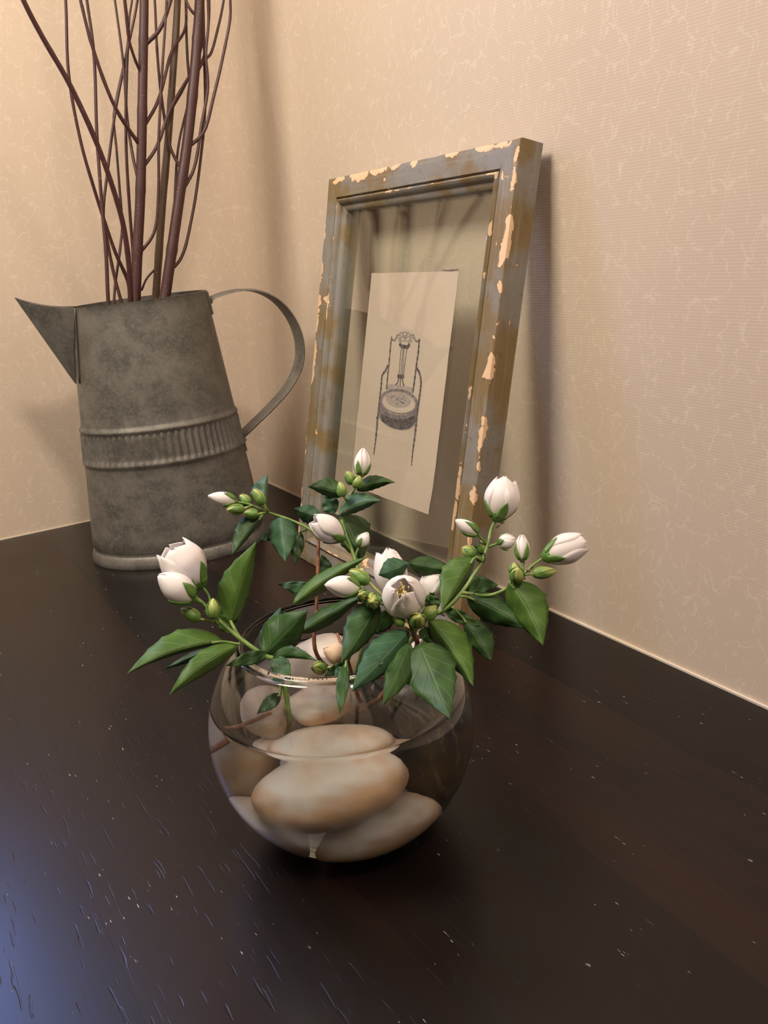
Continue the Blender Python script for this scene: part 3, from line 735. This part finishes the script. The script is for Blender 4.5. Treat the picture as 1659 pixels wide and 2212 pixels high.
# ------------------------------------------------------------------ flowering sprigs
def wprof(t, pk=.42):
    if t <= 0 or t >= 1: return 0.0
    a = pk / (1 - pk); pm = a * 1.05 / (a * 1.05 + 1.2)
    return (t ** (a * 1.05) * (1 - t) ** 1.2) / (pm ** (a * 1.05) * (1 - pm) ** 1.2)
def leaf(root, base, tip, wl, wr, d0, d1, el=0.0, er=0.0, sag=0.0, bow=0.0, mat=None, pk=.40, pet=None):
    """base, tip: the leaf's ends; wl, wr: half widths; d0, d1: distances; el, er: how far each edge swings back."""
    L = 18; C_ = 4
    dx, dy = tip[0] - base[0], tip[1] - base[1]; ln = math.hypot(dx, dy)
    nl = (dy / ln, -dx / ln)
    V, F, U = [], [], []
    for i in range(L + 1):
        t = i / L
        s = 4 * t * (1 - t)
        px = base[0] + dx * t + nl[0] * sag * s; py = base[1] + dy * t + nl[1] * sag * s
        d = d0 + (d1 - d0) * t + bow * s
        wv = wprof(t * .985 + .008, pk)
        tooth = (0.085 if (i % 3 == 1 and 4 < i < L - 1) else 0.0)
        for j in range(-C_, C_ + 1):
            x = j / C_; side = wl if x < 0 else wr; e = el if x < 0 else er
            ax = abs(x); k = ax * wv * side * (1 + (tooth if ax == 1 else 0))
            sg = 1 if x < 0 else -1
            rip = 0.0009 * math.sin(t * 17 + x * 2.0) * ax
            V.append(at(px + nl[0] * sg * k, py + nl[1] * sg * k, d + e * wv * ax ** 1.4 + rip)); U.append((x, t))
    m_ = 2 * C_ + 1
    for i in range(L):
        for j in range(m_ - 1): a = i * m_ + j; F.append((a, a + 1, a + m_ + 1, a + m_))
    o = mesh('leaf', V, F, mat or LEAF_B, root, True, uv=U)
    md_ = o.modifiers.new('thickness', 'SOLIDIFY'); md_.thickness = 0.00035; md_.offset = 0
    if pet:
        mb = MB(); P = catmull([at(*pet), at(base[0], base[1], d0), V[m_ * 2 + C_]], 5); mb.add(*tube_vf(P, .0007, 6)); mb.build('petiole', STEM_G, o)
    return o
def frame_of(a, b):
    ax = (b - a); L = ax.length; ax.normalize()
    x = ax.cross(Vector((0, 0, 1)));
    if x.length < 1e-3: x = Vector((1, 0, 0))
    x.normalize(); return ax, x, ax.cross(x), L
def stalk(mb, pts, r): mb.add(*tube_vf(catmull(pts, 5), r, 6))
def shell(o, a, ax, x, y, L, prof_r, a_c, half, t0=0.0, t1=1.0, n=14, mcols=8, lift=0.0, rag=0.0, seed=0):
    V, U, F = [], [], []
    for i in range(n + 1):
        t = t0 + (t1 - t0) * i / n
        for j in range(mcols + 1):
            s = -1 + 2 * j / mcols
            hw = half(i / n); th = a_c + s * hw
            r = prof_r(t) + lift * (i / n) + .00025 * (1 - abs(s))
            tt = t + rag * noise.noise(Vector((s * 2.2 + seed, seed * 3.1, 0))) * (i / n) ** 4
            V.append(a + ax * (L * tt) + (x * math.cos(th) + y * math.sin(th)) * r); U.append((s * .5 + .5, i / n))
    for i in range(n):
        for j in range(mcols): q = i * (mcols + 1) + j; F.append((q, q + 1, q + mcols + 2, q + mcols + 1))
    return V, F, U
def flower(root, base, tip, wpx, db, dt, openness=0.0, stem=None, mat=None, name='flower', rot=0.0, sep=1.0, stam=False, mouth=.85, pet_n=4):
    a, c = at(*base, db), at(*tip, dt); ax, x, y, L = frame_of(a, c)
    R = wpx * .5 / FPX * (db + dt) / 2
    def pr(t):
        body = math.sin(math.pi * min(1, max(0, (t + .10) / 1.12)) ** .88) ** .72 if t < 1.02 else 0
        closed = R * max(0.02, body)
        op = R * (0.25 + 0.75 * math.sin(min(1, t * 1.5) * math.pi / 2)) * (1 - (1 - mouth) * (max(0, t - .45) / .55) ** 1.6)
        return closed * (1 - openness) + op * openness
    mb = MB()
    if stem: stalk(mb, [at(*s) for s in stem] + [a], .00075)
    # green cup under the petals
    prof = [(0.02, -.10), (.30, -.08), (.50, 0.0), (.62, .10), (.60, .20), (.40, .22)]
    V, F = [], []; n = 14
    for r, t in prof:
        rr_ = r * R * .85 if t < .15 else min(r * R, pr(t) * 1.02)
        for k in range(n):
            th = 2 * math.pi * k / n; V.append(a + ax * (L * t) + (x * math.cos(th) + y * math.sin(th)) * rr_)
    for i in range(len(prof) - 1):
        for k in range(n): k2 = (k + 1) % n; F.append((i * n + k, i * n + k2, (i + 1) * n + k2, (i + 1) * n + k))
    F.append(tuple(range(n))[::-1])
    mb.add(V, F)
    o = mb.build(name, SEPAL, root)
    for k in range(pet_n):
        th = rot + 2 * math.pi * k / pet_n
        inn = (k % 2) * -.0005
        hf = (lambda t: (1.12 * (1 - .55 * t ** 3)) if openness < .35 else 1.30 * (0.55 + .45 * math.sin(min(1, t * 1.25) * math.pi / 2)) * max(.06, 1 - t ** 7) ** .7)
        V, F, U = shell(o, a, ax, x, y, L, lambda t: max(.0001, pr(t) + inn), th, hf, 0.0, 1.0, lift=(R * .12 * openness * (1 if k % 2 else .4)), rag=.17 * openness, seed=k + base[0])
        p = mesh('petal', V, F, mat or PETAL, o, True, uv=U)
        sm = p.modifiers.new('thickness', 'SOLIDIFY'); sm.thickness = .0003; sm.offset = -1
    for k in range(4):
        th = rot + .6 + 2 * math.pi * k / 4
        V, F, U = shell(o, a, ax, x, y, L, lambda t: max(pr(t) * 1.03, R * .42) + .0003, th, lambda t: .55 * max(.02, 1 - t ** 1.3), .0, .48 * sep, n=8, mcols=4, lift=.0004)
        p = mesh('sepal', V, F, SEPAL, o, True, uv=U); sm = p.modifiers.new('thickness', 'SOLIDIFY'); sm.thickness = .0003
    if stam:
        mb = MB()
        for k in range(30):
            th = random.uniform(0, 6.28); rr_ = R * random.uniform(.05, .34); e = a + ax * (L * random.uniform(.70, .92)) + (x * math.cos(th) + y * math.sin(th)) * rr_
            mb.add(*tube_vf([a + ax * L * .12, e.lerp(a + ax * L * .12, .5), e], .00025, 5))
            mb.add(*tube_vf([e - ax * .0006, e, e + ax * .0009], lambda t: .0007 if .2 < t < .8 else .0003, 6))
        mb.build('stamens', STAMEN, o)
    return o
def bud(root, base, tip, wpx, db, dt=None, stem=None, pale=.25):
    dt = dt or db
    a, c = at(*base, db), at(*tip, dt); ax, x, y, L = frame_of(a, c); R = wpx * .5 / FPX * db
    mb = MB()
    V, F, U = [], [], []; n = 16; m_ = 12
    for i in range(m_ + 1):
        t = i / m_
        r = R * (0.30 + .70 * math.sin(math.pi * min(1, t ** .8 * 1.06)) if t < .5 else math.sin(math.pi * (.5 + (t - .42) * .86)) * 1.02)
        r = R * max(.04, (math.sin(math.pi * (.08 + .92 * t) ** .82)) ** .75)
        for k in range(n):
            th = 2 * math.pi * k / n; rk = r * (1 + .035 * math.cos(4 * th)); V.append(a + ax * (L * t) + (x * math.cos(th) + y * math.sin(th)) * rk); U.append((k / n, t * .8))
    for i in range(m_):
        for k in range(n): k2 = (k + 1) % n; F.append((i * n + k, i * n + k2, (i + 1) * n + k2, (i + 1) * n + k))
    F += [tuple(range(n))[::-1], tuple(range(m_ * n, m_ * n + n))]
    mb.add(V, F, U)
    if stem: 
        nV = len(mb.V); stalk(mb, [at(*s) for s in stem] + [a + ax * L * .08], .00065)
    o = mb.build('bud', BUDG, root)
    for k in range(4):
        th = .4 + math.pi / 2 * k
        V, F, U = shell(o, a, ax, x, y, L, lambda t: R * max(.05, (math.sin(math.pi * min(.98, (.08 + .92 * t)) ** .82)) ** .75) + .0003, th, lambda t: .80 * max(.03, 1 - t ** 1.8), .08, .97, n=8, mcols=4, lift=.0002)
        mesh('sepal', V, F, BUDG if k % 2 else SEPAL, o, True, uv=[(u_, .15 + v_ * .6) for u_, v_ in U])
    return o
def stem(root, pts, r0, r1, mat, world_start=None, name='stem'):
    P = ([world_start] if world_start is not None else []) + [at(*p) for p in pts]
    path = catmull(P, 6); mb = MB(); mb.add(*tube_vf(path, lambda t: r0 + (r1 - r0) * t, 8)); return mb.build(name, mat, root)

# --- sprig leaning out over the bowl rim towards the pitcher
s0 = bl(-.027, -.017, .072)
A = empty('flowering_sprig', s0, 'flowering sprig leaning low over the bowl rim with long bright leaves and two blooms', 'sprig')
stem(A, [(600, 1428, .464), (575, 1418, .462), (530, 1388, .462), (478, 1345, .465), (440, 1305, .467), (420, 1288, .468)], .0016, .0009, STEM_G, s0)
stem(A, [(556, 1406, .462), (520, 1380, .466), (503, 1352, .472), (497, 1340, .475)], .0011, .0009, STEM_G, name='side_stem')
leaf(A, (482, 1386), (275, 1456), 8, 40, .464, .440, .004, .010, sag=-14, mat=LEAF_A, pet=(520, 1392, .463))
leaf(A, (512, 1396), (367, 1501), 20, 27, .462, .436, .006, .004, sag=-10, mat=LEAF_A)
leaf(A, (455, 1402), (353, 1446), 8, 9, .478, .47, .004, .004, mat=LEAF_B)
leaf(A, (497, 1346), (553, 1171), 44, 24, .474, .476, .004, .012, sag=4, mat=LEAF_A)
leaf(A, (500, 1346), (523, 1277), 10, 15, .482, .486, mat=LEAF_A)
leaf(A, (500, 1366), (456, 1318), 14, 16, .474, .476, mat=LEAF_A)
leaf(A, (571, 1413), (664, 1318), 44, 36, .466, .462, .008, .006, mat=LEAF_B, pk=.45)
leaf(A, (572, 1412), (606, 1312), 24, 24, .474, .484, .006, .006, mat=LEAF_C)
leaf(A, (590, 1420), (684, 1428), 22, 4, .460, .447, .002, .003, sag=6, mat=LEAF_B)
leaf(A, (588, 1422), (627, 1470), 24, 16, .456, .440, mat=LEAF_B)
leaf(A, (575, 1412), (488, 1438), 14, 15, .446, .431, mat=LEAF_B)
leaf(A, (606, 1500), (556, 1542), 14, 15, .466, .458, mat=LEAF_C, pet=(601, 1432, .4645))
flower(A, (432, 1262), (368, 1182), 100, .474, .468, .68, stem=[(458, 1318, .467), (450, 1285, .47)], rot=.5, sep=.9)
flower(A, (416, 1292), (343, 1242), 66, .462, .456, .06, stem=[(440, 1305, .467)], rot=.2)
bud(A, (432, 1338), (391, 1314), 25, .466, stem=[(470, 1345, .465)])
bud(A, (461, 1336), (460, 1292), 28, .460, stem=[(472, 1350, .464)])

# --- upright brown-stemmed sprig with a bud cluster in front of the pitcher
s0 = bl(-.004, .0265, .083)
B = empty('flowering_sprig', s0, 'tall flowering sprig on bare brown stem, its bud cluster in front of the pitcher', 'sprig')
stem(B, [(681, 1405, .496), (685, 1290, .506), (688, 1165, .512)], .0013, .0010, STEM_B, s0)
stem(B, [(688, 1165, .512), (672, 1146, .512), (630, 1124, .514), (578, 1106, .516), (540, 1090, .516), (512, 1084, .516)], .0009, .0006, STEM_G, name='side_stem')
flower(B, (508, 1083), (449, 1071), 33, .516, .512, 0.0, rot=.4)
bud(B, (540, 1090), (518, 1069), 20, .518, .52); bud(B, (527, 1099), (489, 1102), 20, .512, .508, stem=[(545, 1092, .516)]); bud(B, (558, 1111), (526, 1108), 19, .510, stem=[(575, 1107, .515)])
bud(B, (570, 1090), (547, 1056), 22, .512, stem=[(580, 1105, .515)])
leaf(B, (572, 1096), (577, 1025), 32, 4, .518, .526, .006, .014, mat=LEAF_C, pk=.45, pet=(580, 1106, .516))
leaf(B, (566, 1114), (501, 1200), 5, 31, .514, .504, .012, .003, mat=LEAF_B, pet=(576, 1107, .516))
leaf(B, (606, 1118), (617, 1214), 31, 30, .512, .500, .004, .010, mat=LEAF_C, pk=.36)
leaf(B, (648, 1150), (637, 1220), 13, 16, .520, .515, mat=LEAF_B, pet=(668, 1144, .512))
leaf(B, (598, 1150), (561, 1168), 10, 11, .522, .522, mat=LEAF_C)

# --- sprig standing at the back of the bowl in front of the picture frame
s0 = bl(.006, .0265, .074)
Cc = empty('flowering_sprig', s0, 'flowering sprig behind the others, pointed white bud rising in front of the chair engraving', 'sprig')
stem(Cc, [(792, 1345, .492), (778, 1250, .496), (762, 1195, .502), (742, 1140, .512), (737, 1105, .515), (755, 1072, .516), (770, 1050, .516), (780, 1028, .516)], .0013, .0007, STEM_G, s0)
flower(Cc, (781, 1026), (785, 968), 35, .516, .518, 0.0, rot=.8)
bud(Cc, (763, 1046), (748, 1018), 20, .516, stem=[(766, 1055, .516)]); bud(Cc, (770, 1054), (777, 1027), 21, .510); bud(Cc, (741, 1073), (733, 1041), 21, .508, stem=[(750, 1082, .514)])
leaf(Cc, (740, 1070), (665, 1051), 14, 25, .514, .512, .006, .004, mat=LEAF_B, sag=-4, pet=(750, 1080, .515))
leaf(Cc, (771, 1058), (853, 1042), 16, 14, .518, .516, .006, .004, sag=8, mat=LEAF_B)
leaf(Cc, (730, 1116), (823, 1081), 27, 13, .512, .504, .008, .004, sag=8, mat=LEAF_C, pk=.5)
leaf(Cc, (724, 1108), (702, 1072), 19, 19, .520, .522, mat=LEAF_C, pk=.5)
leaf(Cc, (694, 1116), (636, 1099), 22, 17, .522, .520, .005, .005, mat=LEAF_C, pk=.48)
leaf(Cc, (738, 1114), (782, 1212), 46, 28, .520, .512, .016, .010, mat=LEAF_B, pk=.42)
flower(Cc, (738, 1162), (676, 1122), 60, .504, .498, .45, stem=[(765, 1200, .502), (752, 1182, .504)], rot=1.0, sep=.8)
flower(Cc, (776, 1180), (795, 1150), 28, .506, .506, 0.0, stem=[(772, 1215, .50), (768, 1200, .504)], rot=.2, sep=1.2)
leaf(Cc, (634, 1306), (793, 1203), 20, 17, .484, .482, .006, .008, sag=6, mat=LEAF_A, pk=.4)
leaf(Cc, (648, 1366), (790, 1284), 20, 18, .482, .474, .006, .006, mat=LEAF_B, pk=.4)
leaf(Cc, (672, 1264), (600, 1261), 20, 7, .496, .494, mat=LEAF_C)
leaf(Cc, (706, 1252), (695, 1198), 17, 16, .520, .526, mat=LEAF_B, pk=.5)

# --- dense sprig in the middle with the open bloom facing the viewer
s0 = bl(.011, -.012, .072)
D = empty('flowering_sprig', s0, 'dense flowering sprig with open cupped bloom and broad dark leaves overhanging the rim', 'sprig')
stem(D, [(900, 1398, .466), (893, 1371, .455), (886, 1345, .446), (876, 1315, .446)], .0016, .0010, STEM_B, s0)
flower(D, (876, 1312), (868, 1268), 98, .458, .426, .85, stem=[(884, 1345, .444)], rot=.55, stam=True, sep=.5, mouth=.32)
flower(D, (858, 1290), (832, 1192), 74, .478, .484, .55, stem=[(880, 1320, .466)], rot=.1, sep=.5)
flower(D, (920, 1300), (958, 1225), 66, .482, .488, .25, stem=[(893, 1335, .456)], rot=.3, sep=.5)
flower(D, (772, 1270), (702, 1263), 50, .452, .444, 0.0, stem=[(868, 1322, .45), (810, 1285, .454)], rot=.4)
bud(D, (798, 1258), (754, 1232), 27, .458, .460, stem=[(840, 1300, .456)]); bud(D, (792, 1290), (778, 1284), 24, .452, .430, stem=[(840, 1306, .456)]); bud(D, (806, 1296), (804, 1300), 31, .448, .430, stem=[(850, 1316, .454)])
bud(D, (870, 1352), (852, 1324), 21, .440, stem=[(886, 1362, .444)]); bud(D, (900, 1345), (906, 1332), 33, .440, .426, stem=[(890, 1372, .444)]); bud(D, (916, 1336), (946, 1308), 29, .446, .446, stem=[(892, 1360, .445)])
leaf(D, (815, 1303), (737, 1433), 26, 40, .450, .420, .008, .006, mat=LEAF_B, pk=.38, sag=2, pet=(868, 1322, .45))
leaf(D, (882, 1364), (760, 1493), 28, 40, .440, .402, .006, .008, mat=LEAF_C, pk=.42)
leaf(D, (886, 1388), (828, 1522), 30, 24, .436, .403, .003, .003, mat=LEAF_B, pk=.46)
leaf(D, (868, 1392), (806, 1472), 16, 14, .440, .420, mat=LEAF_B)
leaf(D, (906, 1392), (972, 1553), 54, 54, .434, .396, .005, .003, mat=LEAF_B, pk=.36)
leaf(D, (928, 1340), (1022, 1482), 42, 25, .444, .424, .010, .008, sag=6, mat=LEAF_A, pk=.42)
leaf(D, (884, 1216), (818, 1242), 22, 24, .470, .462, .004, .006, mat=LEAF_C, pk=.55)
leaf(D, (884, 1216), (976, 1232), 20, 22, .478, .477, .006, .004, mat=LEAF_B, pk=.45)
leaf(D, (946, 1313), (929, 1279), 10, 10, .445, .446, mat=LEAF_B)
leaf(D, (850, 1320), (790, 1372), 22, 18, .468, .470, mat=LEAF_B)
leaf(D, (905, 1366), (962, 1384), 18, 14, .450, .444, mat=LEAF_B)

# --- arching sprig towards the wallpaper on the right
s0 = bl(.011, .014, .082)
Ee = empty('flowering_sprig', s0, 'arching flowering sprig reaching towards the wallpaper with two cupped white blooms', 'sprig')
stem(Ee, [(888, 1383, .480), (903, 1350, .472), (930, 1332, .471), (966, 1314, .474), (996, 1282, .478), (1022, 1244, .482), (1042, 1210, .486), (1054, 1174, .488), (1062, 1140, .490), (1072, 1124, .490)], .0013, .0008, STEM_G, s0)
stem(Ee, [(1000, 1280, .478), (1055, 1286, .474), (1100, 1268, .472), (1128, 1244, .470), (1150, 1222, .470), (1172, 1206, .470)], .0010, .0007, STEM_G, name='side_stem')
flower(Ee, (1074, 1120), (1094, 1036), 78, .490, .492, .55, rot=.3, sep=.8, mouth=.82)
flower(Ee, (1178, 1202), (1264, 1170), 68, .470, .470, .55, rot=1.1, sep=.8, mouth=.80)
flower(Ee, (1031, 1153), (984, 1123), 32, .488, .486, .05, stem=[(1054, 1178, .488)], rot=.2, sep=1.5)
flower(Ee, (1078, 1173), (1114, 1165), 34, .488, .484, .05, stem=[(1052, 1182, .488)], rot=.5)
flower(Ee, (1128, 1210), (1127, 1155), 32, .472, .474, .05, stem=[(1130, 1240, .470)], rot=.1, sep=1.5)
bud(Ee, (1116, 1252), (1118, 1228), 31, .468, .460, stem=[(1130, 1246, .470)]); bud(Ee, (1112, 1240), (1110, 1215), 24, .474, stem=[(1126, 1248, .472)])
bud(Ee, (1150, 1239), (1203, 1234), 25, .468, stem=[(1132, 1242, .470)]); bud(Ee, (1025, 1202), (998, 1182), 28, .484, stem=[(1044, 1208, .486)]); bud(Ee, (1044, 1196), (1040, 1166), 22, .492, stem=[(1046, 1205, .488)])
leaf(Ee, (1024, 1206), (956, 1318), 12, 46, .472, .452, .010, .004, mat=LEAF_A, pk=.42, pet=(1042, 1212, .486))
leaf(Ee, (1102, 1258), (1173, 1395), 47, 34, .468, .456, .006, .008, mat=LEAF_A, pk=.40, sag=6, pet=(1124, 1248, .470))
leaf(Ee, (1010, 1290), (1137, 1358), 30, 30, .474, .466, .006, .006, sag=4, mat=LEAF_B, pk=.42, pet=(990, 1288, .478))
leaf(Ee, (1004, 1280), (1076, 1264), 28, 10, .492, .494, mat=LEAF_B, pk=.5)
leaf(Ee, (1044, 1218), (1025, 1178), 10, 10, .490, .492, mat=LEAF_B)
leaf(Ee, (1000, 1335), (1062, 1428), 36, 18, .478, .472, .006, .004, mat=LEAF_B, pk=.5, pet=(975, 1310, .474))
leaf(Ee, (962, 1318), (1036, 1352), 14, 14, .480, .478, mat=LEAF_B)

# --- short sprig drooping inside the bowl
s0 = bl(.012, -.006, .076)
G = empty('flowering_sprig', s0, 'short sprig drooping inside the bowl with a fading peach-coloured bud', 'sprig')
stem(G, [(755, 1440, .466), (748, 1415, .462), (735, 1385, .468), (728, 1368, .47)], .0012, .0007, STEM_B, s0)
flower(G, (752, 1420), (699, 1402), 52, .470, .466, .05, mat=PETAL_OLD, rot=.3, stem=[(750, 1428, .466)])
bud(G, (700, 1444), (676, 1441), 26, .462, .452, stem=[(745, 1436, .465)])
leaf(G, (748, 1430), (733, 1543), 12, 15, .429, .400, mat=LEAF_B, pk=.45, pet=(748, 1414, .462))
leaf(G, (735, 1440), (734, 1476), 12, 12, .448, .436, mat=LEAF_C)
leaf(G, (745, 1436), (700, 1462), 10, 12, .462, .458, mat=LEAF_B)

# --- cut stems and a stray leaf under water at the left side
s0 = bl(-.058, -.004, .060)
mb = MB(); mb.add(*tube_vf(catmull([bl(-.0710, -.0148, .062), bl(-.054, -.0147, .068), bl(-.038, -.0115, .077)], 6), .0016, 8))
tag(mb.build('cut_stem', STEM_B), 'cut brown stem end lying under water by the bowl side', 'stem')

# ------------------------------------------------------------------ ants on the stems
def ant(px, d, ang, label, group):
    c = at(*px, d); vx, vy = ROT.col[0], ROT.col[1]
    ax = (vx * math.cos(ang) + vy * math.sin(ang)).normalized(); sd = (vx * -math.sin(ang) + vy * math.cos(ang)).normalized(); up_ = ax.cross(sd)
    mb = MB(); bm = bmesh.new(); bmesh.ops.create_icosphere(bm, subdivisions=1, radius=1)
    for o_, rl, rs in ((-.0009, .0007, .0005), (.0, .0005, .0003), (.0007, .00042, .00038)):
        mb.add([c + ax * (o_ + v.co.x * rl) + sd * v.co.y * rs + up_ * v.co.z * rs for v in bm.verts], [[v.index for v in f.verts] for f in bm.faces])
    bm.free()
    for k in (-1, 0, 1):
        for sg in (-1, 1): mb.add(*tube_vf([c + ax * k * .0002, c + ax * k * .0005 + sd * sg * .0006 - up_ * .0004, c + ax * k * .0008 + sd * sg * .0010 + up_ * .0003], .00007, 4))
    tag(mb.build('ant', INSECT), label, 'ant', group)
for px, d, a_ in (((1086, 1129), .487, -.5), ((1076, 1137), .487, -.6), ((1047, 1198), .485, 1.0), ((1131, 1215), .469, .8), ((1150, 1226), .468, -.7), ((1142, 1234), .468, .4), ((1132, 1250), .468, 0.)):
    ant(px, d, a_, 'tiny dark brown ant clinging to the sprig that reaches towards the wallpaper', 'ants on the arching sprig')
for px, d, a_ in (((741, 1107), .509, -.6), ((752, 1102), .508, -.5)):
    ant(px, d, a_, 'tiny dark brown ant under a leaf in front of the chair engraving', 'ants by the chair engraving')

# --- a pale pebble on the dark stone, and two water drops on a leaf
pebble('pebble', (.0495, .0205, .0912), (.0110, .0120, .0135), (0, d2(20), 0), STONE_G, 'small pale pebble wedged on top of the dark stone against the glass', 11)
for px, rd in (((823, 1430), .0011), ((817, 1418), .0007)):
    c = at(*px, .4185); bm = bmesh.new(); bmesh.ops.create_icosphere(bm, subdivisions=2, radius=rd)
    mesh('water_drop', [v.co + c for v in bm.verts], [[v.index for v in f.verts] for f in bm.faces], WATER, D); bm.free()
